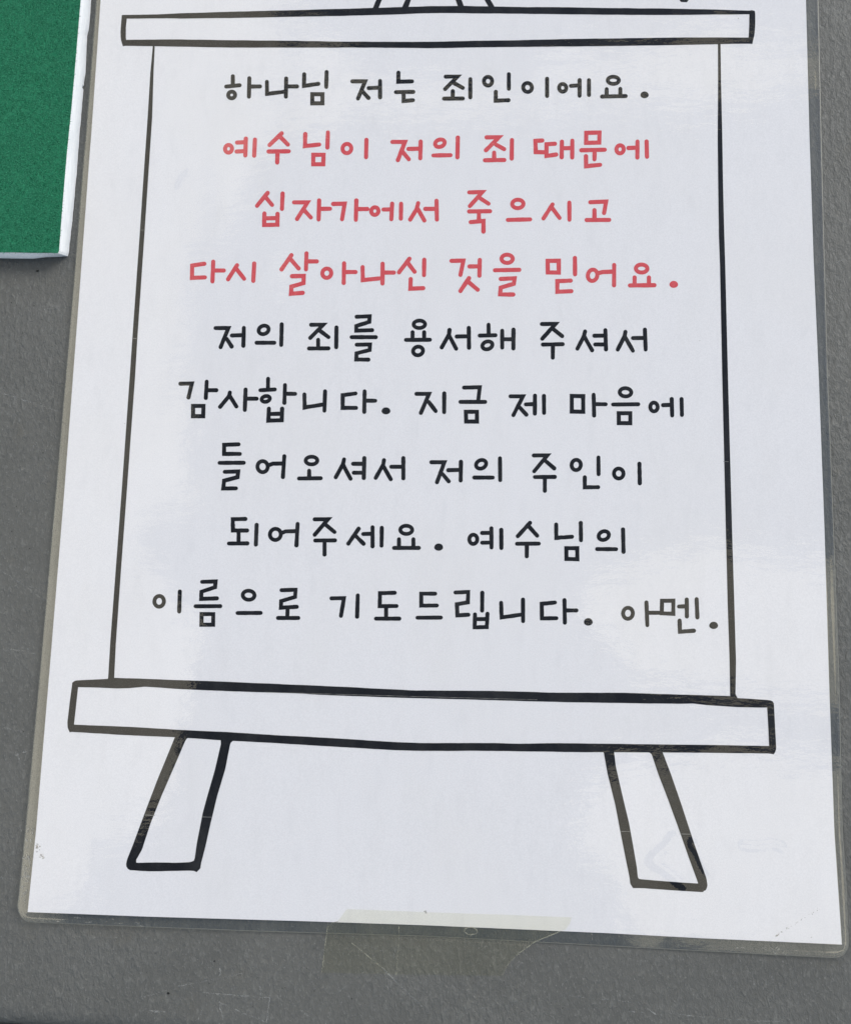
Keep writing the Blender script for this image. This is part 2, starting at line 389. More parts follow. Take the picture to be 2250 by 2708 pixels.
def coons(n, m):
    L = side(PL, m + 1); Rr = side(PR, m + 1); T = side(PT, n + 1); B = side(PB, n + 1)
    u = np.linspace(0, 1, n + 1)[None, :, None]; v = np.linspace(0, 1, m + 1)[:, None, None]
    S = (1 - v) * T[None] + v * B[None] + (1 - u) * L[:, None] + u * Rr[:, None] - ((1 - u) * (1 - v) * T[0] + u * (1 - v) * T[-1] + (1 - u) * v * B[0] + u * v * B[-1])
    return S
S = coons(NU, NV)
def grid_faces(n, m, off=0):
    f = []
    for j in range(m):
        for i in range(n):
            a = off + j * (n + 1) + i; f.append((a, a + n + 1, a + n + 2, a + 1))
    return f
SHEET = empty('laminated_sheet', (0.0, 0.0, 0.0), 'clear laminated white paper sheet printed with black and red Korean handwriting on an easel drawing', 'laminated sheet')
pp = P(S[..., 0], S[..., 1], z_paper)
pv = pp.reshape(-1, 3)
PAPER = mesh_obj('paper', pv, grid_faces(NU, NV), M_PAPER, SHEET, smooth=True)

# film: over the paper, then a step down to the clear border, then the cut edge and an underside
ft = P(S[..., 0], S[..., 1], z_film)
verts = ft.reshape(-1, 3).tolist(); faces = grid_faces(NU, NV); fm = [0] * len(faces)
idx = np.arange((NU + 1) * (NV + 1)).reshape(NV + 1, NU + 1)
loop = list(idx[:, 0]) + list(idx[-1, 1:]) + list(idx[-2::-1, -1]) + list(idx[0, -2:0:-1])
OLs = side(OL, NV + 1); OBs = side(OB, NU + 1); ORs = side(OR_, NV + 1); OTs = side(OT, NU + 1)
outer = np.concatenate([OLs, OBs[1:], ORs[-2::-1], OTs[-2:0:-1]])
inner = np.concatenate([S[:, 0], S[-1, 1:], S[-2::-1, -1], S[0, -2:0:-1]])
zb = lambda x, y: 0.00022 + lift(x, y)
rings = [np.array(loop)]
for frac, zf in ((0.16, lambda x, y: 0.00030 + lift(x, y)), (0.34, lambda x, y: 0.00021 + lift(x, y)), (0.6, lambda x, y: 0.00019 + lift(x, y)), (0.94, lambda x, y: 0.00019 + lift(x, y)), (1.0, lambda x, y: 0.00014 + lift(x, y)), (1.0, z_film_bot)):
    q = inner + (outer - inner) * frac; w3 = P(q[:, 0], q[:, 1], zf)
    base = len(verts); verts += w3.tolist(); rings.append(np.arange(base, base + len(q)))
for k in range(len(rings) - 1):
    a, b = rings[k], rings[k + 1]; n = len(a)
    for i in range(n):
        j = (i + 1) % n; faces.append((a[i], b[i], b[j], a[j])); fm.append(2 if k >= len(rings) - 3 else 1)
    # light caught along the cut edge is painted: last rings in pale opaque colour
fm = np.array(fm)
FILM = mesh_obj('plastic_film', verts, faces, None, SHEET, smooth=True, mats=[M_FILM, M_BORDER, M_FILMEDGE], fmat=fm)
# the lower film, showing only round the paper
un = P(outer[:, 0], outer[:, 1], lambda x, y: 0.00008 + lift(x, y)); q = inner + (outer - inner) * -0.15
ui = P(q[:, 0], q[:, 1], lambda x, y: 0.00009 + lift(x, y)); n = len(outer)
mesh_obj('lower_film', np.concatenate([ui, un]), [(i, n + i, n + (i + 1) % n, (i + 1) % n) for i in range(n)], M_BORDER, SHEET, smooth=True)

# ------------------------------------------------------------------ lettering traced from the photograph
SC = 2.908
TEXT = [
 # line 1
 (570, 160, 'k', ["133,118 133,190;82,197 185,187;o 124,262,27,25,20;260,133 257,275;262,197 342,196",
  "395,160 396,253 530,237;543,135 541,275;543,196 626,196",
  "682,102 680,192 790,176;854,85 851,200;c 744,256 822,256 822,326 744,326",
  "1052,157 1150,157 1095,290;1130,235 1176,285;1178,209 1265,205;1265,153 1265,280",
  "1406,90 1405,160 1510,157;1387,240 1520,238;1446,240 1446,308 1518,302"]),
 (1150, 160, 'k', ["83,121 174,120 78,216;150,172 214,207;137,232 137,290;70,290 214,289;272,140 272,280",
  "o 408,156,32,33,0;568,102 568,215;468,238 467,306 565,302",
  "o 712,204,34,34,0;862,137 862,270",
  "o 982,207,28,29,0;1045,192 1100,188;1112,148 1112,268;1184,148 1184,262",
  "o 1371,149,42,28,0;1320,217 1320,268;1425,215 1425,268;1285,274 1466,270", "d 1611,261,32,26"]),
 # line 2
 (570, 320, 'r', ["o 100,211,27,29,0;165,163 225,160;162,232 225,228;233,133 229,262;303,140 297,264",
  "508,92 415,182;500,122 556,178;408,232 563,230;477,240 474,316",
  "690,98 687,190 797,178;864,84 860,201;c 752,257 831,257 828,330 751,330",
  "o 1010,209,34,35,0;1160,142 1157,276",
  "1360,158 1456,158 1402,298;1440,236 1486,292;1483,212 1575,210;1577,155 1574,284"]),
 (1150, 320, 'r', ["o 38,168,37,28,20;-13,262 120,260;176,125 173,276",
  "397,123 492,122 392,222;468,178 532,213;455,240 455,295;384,299 533,297;592,144 590,286",
  "825,147 772,150 775,236 845,238;922,172 858,176 857,266 932,255;976,156 974,276;976,207 1056,205;1056,148 1055,278",
  "c 1163,88 1265,86 1263,163 1162,165;1125,222 1306,218;1228,225 1226,292;1161,268 1162,345 1270,334",
  "o 1423,215,28,31,0;1488,205 1545,202;1557,155 1556,278;1627,155 1630,272"]),
 # line 3
 (650, 480, 'r', ["168,85 86,185;152,118 202,178;283,90 278,208;143,243 141,332 243,330 244,247;143,281 243,279",
  "371,158 475,158 394,286;448,218 500,274;564,143 560,290;564,208 648,207",
  "672,170 760,168 740,288;850,144 846,293;850,210 934,209",
  "o 992,225,28,29,0;1058,213 1120,212;1125,168 1119,288;1194,168 1192,283",
  "1325,164 1312,212 1264,290;1322,208 1373,298;1380,208 1465,208;1466,145 1469,290"]),
 (1150, 480, 'r', ["263,81 364,79 268,187;350,128 412,168;263,228 424,226;338,230 338,290;275,310 373,301 373,382",
  "o 637,170,44,32,0;560,293 732,289", "904,174 834,282;904,205 958,278;1033,160 1034,292",
  "1194,157 1316,152 1300,240;1226,218 1226,290;1166,294 1340,293"]),
 # line 4
 (480, 650, 'r', ["175,136 82,150 80,245 180,241;244,120 238,272;244,188 325,188",
  "427,147 358,256;424,178 482,252;559,134 552,268",
  "845,70 769,180;836,98 900,172;961,56 957,180;960,118 1040,118;850,232 940,230 938,285 845,312 842,367 932,360",
  "o 1117,209,34,36,0;1250,133 1247,284;1250,200 1338,200",
  "1392,162 1394,262 1532,248;1546,136 1545,288;1546,204 1633,204"]),
 (1000, 650, 'r', ["240,98 160,202;228,130 280,198;354,105 352,224;250,254 247,328 346,324",
  "563,114 655,112 632,222;702,157 780,156;781,107 778,228;698,247 632,346;692,275 765,336",
  "o 991,98,44,31,0;897,186 1084,183;942,253 1049,248 1043,290 942,320 937,372 1038,373"]),
 (1250, 650, 'r', ["c 576,114 661,113 661,204 577,203;785,92 786,217;752,266 650,270 650,352 758,347",
  "o 921,225,37,43,-12;970,207 1000,200 1070,197;1087,146 1086,302",
  "o 1298,173,45,30,0;1244,242 1244,295;1354,242 1354,295;1208,303 1396,301", "d 1545,295,33,27"]),
 # line 5
 (550, 810, 'k', ["58,166 157,166 97,313;145,250 182,308;184,223 274,220;276,164 272,302",
  "o 428,180,40,31,20;374,279 510,279;567,137 563,296",
  "793,141 887,140 786,242;852,180 927,236;847,256 847,315;777,323 926,322;988,161 986,313",
  "1143,79 1243,75 1240,118 1140,150 1140,186 1262,182;1104,236 1290,236;1143,294 1246,292 1243,335 1142,360 1140,408 1233,409",
  "o 1625,137,43,29,0;1573,198 1573,245;1662,198 1662,245;1522,257 1706,256;o 1615,342,38,33,20"]),
 (1150, 810, 'k', ["112,181 108,215 52,315;110,225 163,325;168,231 255,229;260,165 262,317",
  "412,140 413,215;345,224 465,221;o 403,299,40,29,20;517,186 517,316;517,252 604,252;604,178 603,323",
  "822,135 927,134 825,248;905,170 978,228;830,293 982,290;907,300 906,394",
  "1154,192 1145,228 1095,325;1150,235 1208,337;1226,225 1312,224;1232,292 1312,292;1310,182 1315,330",
  "1464,195 1458,228 1405,332;1464,240 1522,341;1522,243 1612,242;1614,178 1620,332"]),
 # line 6
 (460, 980, 'k', ["50,100 138,98 112,206;252,84 245,210;252,150 326,150;c 147,271 227,271 225,350 147,350",
  "430,168 424,195 355,278;430,195 480,275;551,145 545,302;551,215 636,215",
  "724,62 723,140;664,150 775,144;o 706,217,31,22,15;854,110 849,247;854,177 932,178;730,292 726,384 829,381 832,292;730,333 830,331",
  "1003,182 1005,283 1146,260;1162,158 1157,308",
  "1396,175 1298,188 1297,286 1400,286;1466,158 1463,317;1466,230 1548,231", "d 1630,309,34,27"]),
 (1000, 980, 'k', ["294,178 391,178 328,325;388,240 442,311;508,174 507,319",
  "660,130 781,127 768,235;632,240 822,240;c 674,316 759,316 759,391 676,391"]),
 (1250, 980, 'k', ["290,197 386,197 312,342;358,280 412,338;408,259 462,257;478,192 477,330;547,194 548,325",
  "c 761,194 849,196 849,316 761,314;929,185 933,345;932,257 1022,258",
  "o 1174,166,44,32,0;1078,260 1272,258;c 1122,327 1211,327 1211,404 1123,403",
  "o 1393,279,29,33,0;1463,265 1518,263;1529,218 1533,345;1605,218 1608,341"]),
 # line 7
 (560, 1150, 'k', ["206,72 95,76 95,146 216,146;60,215 246,214;100,284 203,281 198,325 95,352 88,412 186,411",
  "o 391,244,40,42,-10;440,232 470,221 540,220;558,164 547,324",
  "o 767,197,44,30,0;749,275 749,325;671,335 838,333",
  "1017,188 1010,222 953,326;1012,235 1067,337;1087,222 1165,222;1092,291 1165,291;1173,178 1169,331",
  "1324,194 1318,228 1260,331;1322,245 1376,341;1380,245 1470,245;1473,178 1473,334"]),
 (1120, 1150, 'k', ["60,210 160,210 103,364;145,300 193,357;190,271 285,269;287,207 285,350",
  "o 442,226,40,32,20;390,328 532,328;587,180 589,348",
  "847,158 952,157 850,280;935,198 1004,257;855,324 1008,323;932,335 932,430",
  "o 1173,231,36,39,0;1344,173 1345,302;1239,326 1239,403 1342,402",
  "o 1500,297,36,39,0;1659,222 1662,372"]),
 # line 8
 (590, 1340, 'k', ["171,94 74,96 76,183 184,183;119,190 119,275;44,283 186,282;258,140 252,291",
  "o 402,213,41,44,-10;450,202 480,190 555,188;573,132 564,297",
  "704,97 807,96 704,216;785,136 857,195;708,260 860,259;780,270 780,368",
  "1042,169 963,284;1020,225 1080,285;1077,210 1140,208;1149,158 1149,305;1220,162 1218,300",
  "o 1408,178,45,32,0;1352,250 1352,305;1463,250 1463,305;1314,317 1504,317", "d 1657,311,34,28"]),
 (1120, 1340, 'k', ["o 382,251,30,36,0;450,202 510,201;450,277 510,276;521,166 522,314;597,178 598,318",
  "818,124 724,227;812,155 873,223;718,285 886,284;794,295 793,382",
  "1019,137 1020,240 1141,231;1208,125 1210,258;c 1097,319 1181,319 1182,404 1098,402",
  "o 1385,222,40,33,20;1334,326 1480,327;1533,175 1537,347"]),
 # line 9
 (390, 1510, 'k', ["o 90,234,36,42,-8;249,158 244,312",
  "420,84 524,81 520,125 415,160 413,215 534,211;370,272 560,271;c 416,332 506,332 505,414 415,414",
  "o 778,187,45,35,0;693,324 870,323",
  "1031,148 1139,145 1135,200 1028,232 1026,283 1148,276;1078,285 1075,350;1004,362 1160,362"]),
 (860, 1510, 'k', ["48,211 144,209 121,346;250,188 245,352",
  "534,168 421,171 419,271 548,270;468,280 468,350;390,367 569,367",
  "845,175 738,175 738,267 858,266;709,360 889,359",
  "1001,166 1099,162 1096,242 1012,256 1016,342 1100,337;1207,168 1206,305;1151,334 1149,434 1242,432 1247,330;1151,371 1246,370",
  "1352,245 1356,358 1508,336;1520,221 1521,387"]),
 (1360, 1510, 'k', ["312,243 210,253 212,365 323,364;385,225 388,398;388,304 477,304", "d 568,392,34,29",
  "o 873,326,37,43,0;1015,243 1022,418;1025,322 1130,322",
  "c 1135,230 1222,229 1222,330 1133,326;1265,274 1320,272;1325,220 1326,350;1401,217 1407,358;1270,382 1273,468 1380,460",
  "d 1532,419,34,28"]),
]
STEPZ = 0.000003
def ink_object(name, pieces, mat, label=None, z0=0.0):
    """pieces: list of (verts px, faces); each piece a hair above the last so nothing is coplanar"""
    V_, F_ = [], []
    for k, (vs, fs) in enumerate(pieces):
        a = np.array(vs); w3 = P(a[:, 0], a[:, 1], lambda x, y: z_ink(x, y) + z0 + k * STEPZ)
        off = len(V_); V_ += w3.tolist(); F_ += [tuple(off + i for i in f)[::-1] for f in fs]
    return mesh_obj(name, V_, F_, mat, PAPER, label)

for (ox, oy, colr, chars) in TEXT:
    wd = (31.5 if colr == 'k' else 32.5) / SC
    for ch in chars:
        pcs = []
        for s in ch.split(';'):
            s = s.strip(); k = s[0] if s[0] in 'ocd' else 'l'
            if k != 'l': s = s[1:].strip()
            if k in 'od':
                a = [float(v) for v in s.split(',')]
                cx, cy = ox + a[0] / SC, oy + a[1] / SC
                if k == 'o': pcs.append(ring_px(cx, cy, a[2] / SC, a[3] / SC, math.radians(a[4]), wd * 0.97))
                else:
                    vs = [np.array([cx + a[2] / SC * math.cos(q) * (1 + .03 * math.sin(3 * q)), cy + a[3] / SC * math.sin(q)]) for q in np.linspace(0, 2 * math.pi, 24, endpoint=False)]
                    pcs.append((vs, [tuple(range(24))]))
            else:
                pts = [(ox + float(p.split(',')[0]) / SC, oy + float(p.split(',')[1]) / SC) for p in s.split()]
                pcs.append(stroke_px(pts, wd, closed=(k == 'c')))
        ink_object('full_stop' if ch.startswith('d') else 'character', pcs, M_RED if colr == 'r' else M_BLACK,
                   ('red printed full stop' if ch.startswith('d') else 'red printed Korean character') if colr == 'r' else None)

# ------------------------------------------------------------------ the drawn easel frame
def band(A, B, wob=0.35):
    L = max(np.linalg.norm(np.diff(np.array(A), axis=0), axis=1).sum(), 12); n = max(3, int(L / 7) + 1)
    a = resample(A, n); b = resample(B, n)
    sm = lambda k: np.convolve(rng.normal(0, 1, n + 4), np.ones(5) / 5, 'valid')[:n] * wob
    a[1:-1] += np.stack([sm(0) * 0.3, sm(1)], 1)[1:-1]; b[1:-1] += np.stack([sm(0) * 0.3, sm(1)], 1)[1:-1]
    vs = []
    for i in range(n): vs += [a[i], b[i]]
    return vs, [(2 * i, 2 * i + 1, 2 * i + 3, 2 * i + 2) for i in range(n - 1)]

ink_object('drawn_top_rail', [
 band([(322.4, 38.5), (417, 36.5), (479, 33.7), (609.5, 29.6), (781, 25.4), (900, 22), (979, 20), (1141, 15), (1227, 14.4), (1381, 17.2), (1500, 17.9), (1622, 20), (1760, 21.3), (1897, 24), (1980, 27), (1988, 25.5), (1995, 27.5)],
      [(322.4, 49), (336, 48), (403, 47), (479, 47.5), (609.5, 46.4), (781, 43), (900, 40.6), (1038, 37), (1141, 33), (1227, 33.7), (1381, 35), (1500, 36.5), (1536, 37), (1725, 38.5), (1897, 37), (1981, 36.5), (1996, 36)]),
 band([(322, 39), (318.6, 82.5), (319.6, 103), (325, 121)], [(335.6, 46), (333, 69), (332.7, 101.4), (337, 116)], 0.2),
 band([(331, 104), (338, 104), (465, 102.8), (609.5, 105), (781, 106.6), (900, 108.7), (1141, 109.4), (1227, 107.3), (1381, 104.9), (1500, 101.8), (1622, 100.4), (1811, 97.7), (1976, 98), (1993, 97)],
      [(324.8, 121), (331, 119.7), (458, 122), (609.5, 124.5), (816, 124.5), (969, 124.5), (1141, 125.9), (1278, 123.8), (1500, 121.7), (1622, 120.4), (1794, 117.6), (1980, 114), (1989, 115)]),
 band([(1995, 27), (1996.8, 32), (1996.8, 62), (1995, 89.4), (1989, 114.5)], [(1981.3, 32), (1981, 50), (1981, 65), (1979.6, 93), (1978, 110)], 0.2)], M_BLACK, z0=0.00001)
ink_object('drawn_left_post', [band([(403.8, 117), (404, 122), (397.5, 193), (390.5, 309), (380.6, 451), (370.7, 600), (350, 894), (342.8, 1000), (321.6, 1300), (306.5, 1500), (291.5, 1700), (286, 1793), (284, 1799)],
                                    [(408.8, 117), (409.2, 122), (406, 193), (402.5, 309), (393, 451), (383.3, 600), (363.3, 894), (357, 1000), (335.3, 1300), (320.6, 1500), (306.5, 1700), (302, 1793), (303, 1799)], 0.2)], M_BLACK)
ink_object('drawn_right_post', [band([(1898, 112), (1898.5, 213), (1897.5, 361), (1898.7, 484), (1900.6, 620), (1903.5, 700), (1909.6, 1000), (1919, 1400), (1924, 1600), (1929, 1750), (1930.5, 1845)],
                                     [(1905, 112), (1906.4, 213), (1909.7, 361), (1911.6, 484), (1915, 620), (1917.5, 700), (1924.8, 1000), (1935.5, 1400), (1941.6, 1600), (1946, 1750), (1944.5, 1836), (1951, 1848)], 0.2)], M_BLACK)
ink_object('drawn_bottom_rail', [
 band([(191, 1806), (195, 1802), (203, 1799.5), (287, 1795.8), (301, 1793), (445, 1797.9), (600, 1803.4), (700, 1808), (872, 1815), (1096, 1826.4), (1300, 1827.5), (1475, 1832.3), (1647, 1832.6), (1753, 1836), (1930, 1841), (1949, 1846.4), (2035, 1852), (2043, 1855), (2046, 1862)],
      [(190.4, 1816), (206, 1817.8), (252, 1818.5), (307.6, 1821.3), (340, 1820.5), (383, 1816.5), (480, 1823), (617, 1828.8), (770, 1833.6), (872, 1839), (1044, 1845.3), (1300, 1852), (1372, 1854.3), (1544, 1858.4), (1800, 1861.8), (1832, 1861), (1870, 1865.3), (1952.6, 1870.8), (2028, 1871.5), (2047, 1871)]),
 band([(190.6, 1811), (190, 1816), (183.8, 1862.5), (178.3, 1910.7), (179, 1926), (184.4, 1937)], [(206.6, 1812), (206.5, 1818.5), (201.6, 1862.5), (195.8, 1915.8), (197, 1926), (200, 1934)], 0.25),
 band([(184, 1917), (195.8, 1917), (342, 1922.7), (462, 1930), (617, 1937.5), (700, 1943), (872, 1952), (1044, 1963), (1112, 1965.7), (1300, 1965.3), (1372, 1967.4), (1475, 1965.9), (1800, 1969.8), (1891, 1970.9), (2033.4, 1973.3), (2050, 1974)],
      [(184, 1937), (190, 1936), (307.6, 1943.3), (462, 1950.2), (583, 1957.8), (700, 1964), (872, 1974.3), (1044, 1984.6), (1112, 1986.3), (1300, 1986.3), (1544, 1989.8), (1800, 1990.4), (1959.5, 1992.5), (2035, 1993), (2045.5, 1995.5)]),
 band([(2046, 1860), (2049, 1917.6), (2052.3, 1979), (2051, 1987), (2045.5, 1995.5)], [(2028, 1866), (2031, 1917.6), (2033.4, 1970), (2034, 1985), (2036, 1992)], 0.25)], M_BLACK, z0=0.00001)
ink_object('drawn_left_leg', [
 band([(463, 1948), (461.6, 1952), (442, 2000), (414.6, 2066.7), (382.5, 2151.5), (352.7, 2231.7), (335.5, 2275), (333, 2289), (336, 2297), (343.6, 2302)],
      [(499, 1950), (492, 1956), (483.4, 1975), (458, 2034.6), (428, 2103.4), (398.6, 2176.7), (375.6, 2247.8), (359, 2277), (361, 2284), (364, 2302)], 0.25),
 band([(352, 2279), (361, 2283), (414.6, 2281.7), (460.5, 2282.4), (503, 2281), (512, 2277)], [(343, 2302), (391.7, 2305), (449, 2304), (500, 2303.5), (513, 2304.2), (520, 2307)]),
 band([(583.5, 1954), (584.2, 1968), (568.2, 2037), (547.6, 2108), (536, 2151.5), (521.2, 2227), (514.3, 2275), (508, 2282), (512, 2303)],
      [(622, 1956), (611, 1963), (608.3, 1970.4), (595.7, 2034.6), (575, 2103.4), (556.7, 2179), (543, 2241), (531.5, 2284.5), (530, 2297), (520, 2307.5)], 0.25)], M_BLACK)
ink_object('drawn_right_leg', [
 band([(1592, 1986), (1596.5, 1992), (1606.4, 2048), (1627, 2130.5), (1640, 2200), (1655.4, 2277.5), (1664.4, 2321), (1666, 2337), (1673.5, 2349.7)],
      [(1624, 1986), (1624, 1993), (1628.3, 2027.4), (1645, 2102), (1663, 2177), (1676, 2249), (1683.8, 2295.5), (1686.4, 2321), (1690, 2327), (1690, 2347)], 0.25),
 band([(1680, 2321), (1689, 2325.5), (1740.5, 2330), (1792, 2334), (1846, 2337.6), (1852, 2336)], [(1675, 2349.5), (1704.4, 2349.7), (1753.4, 2353.6), (1818, 2358), (1851, 2360), (1860, 2360)]),
 band([(1712, 1987), (1722, 1994), (1725, 2001.6), (1740.5, 2048), (1766.3, 2115), (1797, 2200), (1820.4, 2267), (1846, 2336.8), (1851, 2360)],
      [(1750, 1987), (1753, 1993), (1774, 2048), (1802.4, 2130.5), (1830.8, 2218), (1851.4, 2277.5), (1868, 2324), (1870.7, 2344.5), (1865.6, 2356), (1853, 2360)], 0.25)], M_BLACK)
for nm, A, B in (('drawn_strut', [(985, 22), (994, 0), (1100, -210)], [(1000, 22), (1009, 0), (1116, -210)]),
                 ('drawn_strut', [(1062, 20), (1071, 0), (1130, -170)], [(1079, 20), (1086, 0), (1144, -170)]),
                 ('drawn_strut', [(1212, 19), (1205, 0), (1140, -170)], [(1228, 19), (1221, 0), (1154, -170)]),
                 ('drawn_strut', [(1293, 19), (1282, 0), (1176, -210)], [(1309, 19), (1298, 0), (1190, -210)])):
    ink_object(nm, [band(A, B, 0.15)], M_BLACK, z0=0.00002)
a0 = [(1796, -12), (1797, 0), (1801, 4), (1816, 4.5), (1820, 0), (1821, -12), (1808, -22)]
ink_object('full_stop', [([np.array(p, float) for p in a0], [tuple(range(7))])], M_BLACK)
# pale printer streaks across the ink
for (x0, y0, x1, y1, wd) in [(350, 894, 364, 895, 1.3), (370, 607, 384, 608, 1.0), (382, 2156, 409, 2157, 1.2), (535, 2161, 561, 2162, 1.2), (1640, 2199.5, 1667, 2200, 1.2),
                             (1798, 2206, 1828, 2207, 1.2), (700, 1831, 1100, 1842.5, 1.0), (1100, 1842.5, 1420, 1851, 0.9), (1912, 1220, 1926, 1221, 0.8), (555, 900, 760, 904, 0.0)]:
    if wd: ink_object('print_streak', [stroke_px([(x0, y0), (x1, y1)], wd, jitter=0.3, capn=3)], M_STREAK, z0=0.00003)

# grime under and on the film
def px_blob(cx, cy, r, n=9): return [np.array([cx + r * math.cos(a) * random.uniform(.5, 1.2), cy + r * .8 * math.sin(a) * random.uniform(.5, 1.2)]) for a in np.linspace(0, 2 * math.pi, n, endpoint=False)], [tuple(range(n))]
pcs = []
for k in range(34):
    f = random.random() ** 1.3; x = 2048 + 122 * f; y = 2479 - 78 * f; pcs.append(px_blob(x + random.gauss(0, 1.6), y + random.gauss(0, 1.6), random.uniform(1.0, 3.4) * (1 - .55 * f)))
for k in range(12): pcs.append(px_blob(97 + random.gauss(0, 3.5), 2243 + random.gauss(0, 6), random.uniform(1.5, 4.5)))
for k in range(10): pcs.append(px_blob(112 + random.gauss(0, 4), 2266 + random.gauss(0, 4), random.uniform(1.5, 4)))
for (x, y, r) in [(2145, 2480, 3), (1125, 2411, 4.5), (1126, 2416, 3), (1467, 273, 1.6), (1952, 47, 1.6), (330, 1120, 1.5), (1560, 1050, 1.2), (1850, 900, 2), (770, 685, 1.4)]: pcs.append(px_blob(x, y, r))
V_, F_ = [], []
for k, (vs, fs) in enumerate(pcs):
    a = np.array(vs); w3 = P(a[:, 0], a[:, 1], lambda x, y: z_ink(x, y) + 0.00002 + k * 4e-7); off = len(V_); V_ += w3.tolist(); F_ += [tuple(off + i for i in f)[::-1] for f in fs]
gm = mesh_obj('grime_specks', V_, F_, M_DIRT, PAPER); gm['kind'] = 'stuff'

M_CRINKLE, t, out, pos = new_mat('whitened_film')
tr = t.n('ShaderNodeBsdfTransparent'); m1 = t.n('ShaderNodeMixShader')
t.l(t.ramp(t.noise(pos, 1500.0, 3.0, 0.7), 0.38, 0.62, 0.0, 0.6), m1.inputs[0]); t.l(tr.outputs[0], m1.inputs[1])
t.l(pbsdf(t, (0.42, 0.42, 0.39, 1), 0.5, 0.4), m1.inputs[2]); t.l(m1.outputs[0], out.inputs[0])
cr = [([(2012, 2508), (2022, 2502), (2018, 2514)], 2.2), ([(2010, 2504), (2024, 2516)], 1.6), ([(2036, 2500), (2042, 2512), (2050, 2522)], 2.4), ([(2046, 2512), (2056, 2504)], 2.0), ([(2048, 2518), (2060, 2511)], 1.6), ([(2068, 2517), (2076, 2524)], 2.0),
      ([(1565, 2470), (1566, 2492)], 1.8), ([(1634, 2472), (1638, 2478)], 2.4), ([(1054, 2452), (1055, 2472)], 1.2), ([(2215, 2085), (2213, 2092)], 2.0), ([(2213, 1897), (2216, 1900)], 3.0), ([(1245, 2500), (1300, 2506)], 0.8)]
for k in range(75):
    y = random.uniform(2190, 2400); f = random.random(); x = np.interp(y, [p[1] for p in OL], [p[0] for p in OL]) + 4 + 18 * f
    cr.append(([(x, y), (x + random.gauss(0, 3), y + random.uniform(3, 12))], random.uniform(0.8, 2.4)))
for k in range(40):
    x = random.uniform(70, 420) if k < 26 else random.uniform(1900, 2215); y = np.interp(x, ox2 := [p[0] for p in OB], [p[1] for p in OB]) - random.uniform(4, 18)
    cr.append(([(x, y), (x + random.uniform(4, 16), y + random.gauss(0, 1.5))], random.uniform(0.6, 1.6)))
V_, F_ = [], []
for k, (pts_, wd) in enumerate(cr):
    p = resample(pts_, step=4); p = p + rng.normal(0, 0.4, p.shape) if len(p) > 2 else p
    vs, fs = stroke_px(p, wd, jitter=0.5, capn=3); a = np.array(vs); w3 = P(a[:, 0], a[:, 1], lambda x, y: 0.00034 + lift(x, y) + (k % 30) * 1e-6)
    off = len(V_); V_ += w3.tolist(); F_ += [tuple(off + i for i in f)[::-1] for f in fs]
cm = mesh_obj('film_crinkles', V_, F_, M_CRINKLE, SHEET); cm['kind'] = 'stuff'

# ------------------------------------------------------------------ tape over the bottom edge
TP = np.array([(917, 2405), (1120, 2413), (1330, 2420), (1512, 2427), (1508, 2441), (1497, 2458), (1462, 2472), (1414, 2492), (1380, 2516), (1366, 2527), (1345, 2548), (1334, 2568), (1327, 2582), (1180, 2580), (1040, 2578), (930, 2575), (850, 2573), (854, 2540), (859, 2500), (864, 2450), (880, 2440), (893, 2437)], float)
ox_ = np.array([p[0] for p in OB]); oy_ = np.array([p[1] for p in OB])
def inside(poly, x, y):
    r = np.zeros(x.shape, bool); n = len(poly)
    for i in range(n):
        x1, y1 = poly[i]; x2, y2 = poly[(i + 1) % n]
        c = ((y1 > y) != (y2 > y)) & (x < (x2 - x1) * (y - y1) / (y2 - y1 + 1e-12) + x1); r ^= c
    return r
# scanline grid between the left and right outlines, row by row
def xspan(y):
    xs = []
    for i in range(len(TP)):
        (x1, y1), (x2, y2) = TP[i], TP[(i + 1) % len(TP)]
        if (y1 > y) != (y2 > y): xs.append(x1 + (x2 - x1) * (y - y1) / (y2 - y1))
    return (min(xs), max(xs))
rows = []
NT_ = 44; NX = 90
for j in range(NT_ + 1):
    v = j / NT_
    # rows follow the tape's slant
    rows.append(v)
top_e = resample([(917, 2405), (1120, 2413), (1330, 2420), (1512, 2427)], NX + 1); bot_e = resample([(850, 2573), (1040, 2578), (1180, 2580), (1327, 2582)], NX + 1)
lef = resample([(917, 2405), (893, 2437), (880, 2440), (864, 2450), (859, 2500), (854, 2540), (850, 2573)], NT_ + 1)
rig = resample([(1512, 2427), (1508, 2441), (1497, 2458), (1462, 2472), (1414, 2492), (1380, 2516), (1366, 2527), (1345, 2548), (1334, 2568), (1327, 2582)], NT_ + 1)
u = np.linspace(0, 1, NX + 1)[None, :, None]; v = np.linspace(0, 1, NT_ + 1)[:, None, None]
G = (1 - v) * top_e[None] + v * bot_e[None] + (1 - u) * lef[:, None] + u * rig[:, None] - ((1 - u) * (1 - v) * top_e[0] + u * (1 - v) * top_e[-1] + (1 - u) * v * bot_e[0] + u * v * bot_e[-1])
dedge = G[..., 1] - np.interp(G[..., 0], ox_, oy_)          # px beyond the sheet's cut edge
base = P(G[..., 0], G[..., 1], 0.0003)
zs = np.where(dedge < 0, 0.00037 + lift(base[..., 0], base[..., 1]), 0.00005 + (0.00032 + lift(base[..., 0], base[..., 1])) * np.clip(1 - dedge / 14, 0, 1) ** 1.5)
zs = zs + np.where(dedge > 8, 0.00002 * rng.random(zs.shape), 0)
d = ray(G[..., 0], G[..., 1]); tt = (zs - CAM[2]) / d[..., 2]
tp = np.stack([CAM[0] + d[..., 0] * tt, CAM[1] + d[..., 1] * tt, zs], -1).reshape(-1, 3)
tape = mesh_obj('adhesive_tape', tp, grid_faces(NX, NT_), M_TAPE, None, smooth=True)
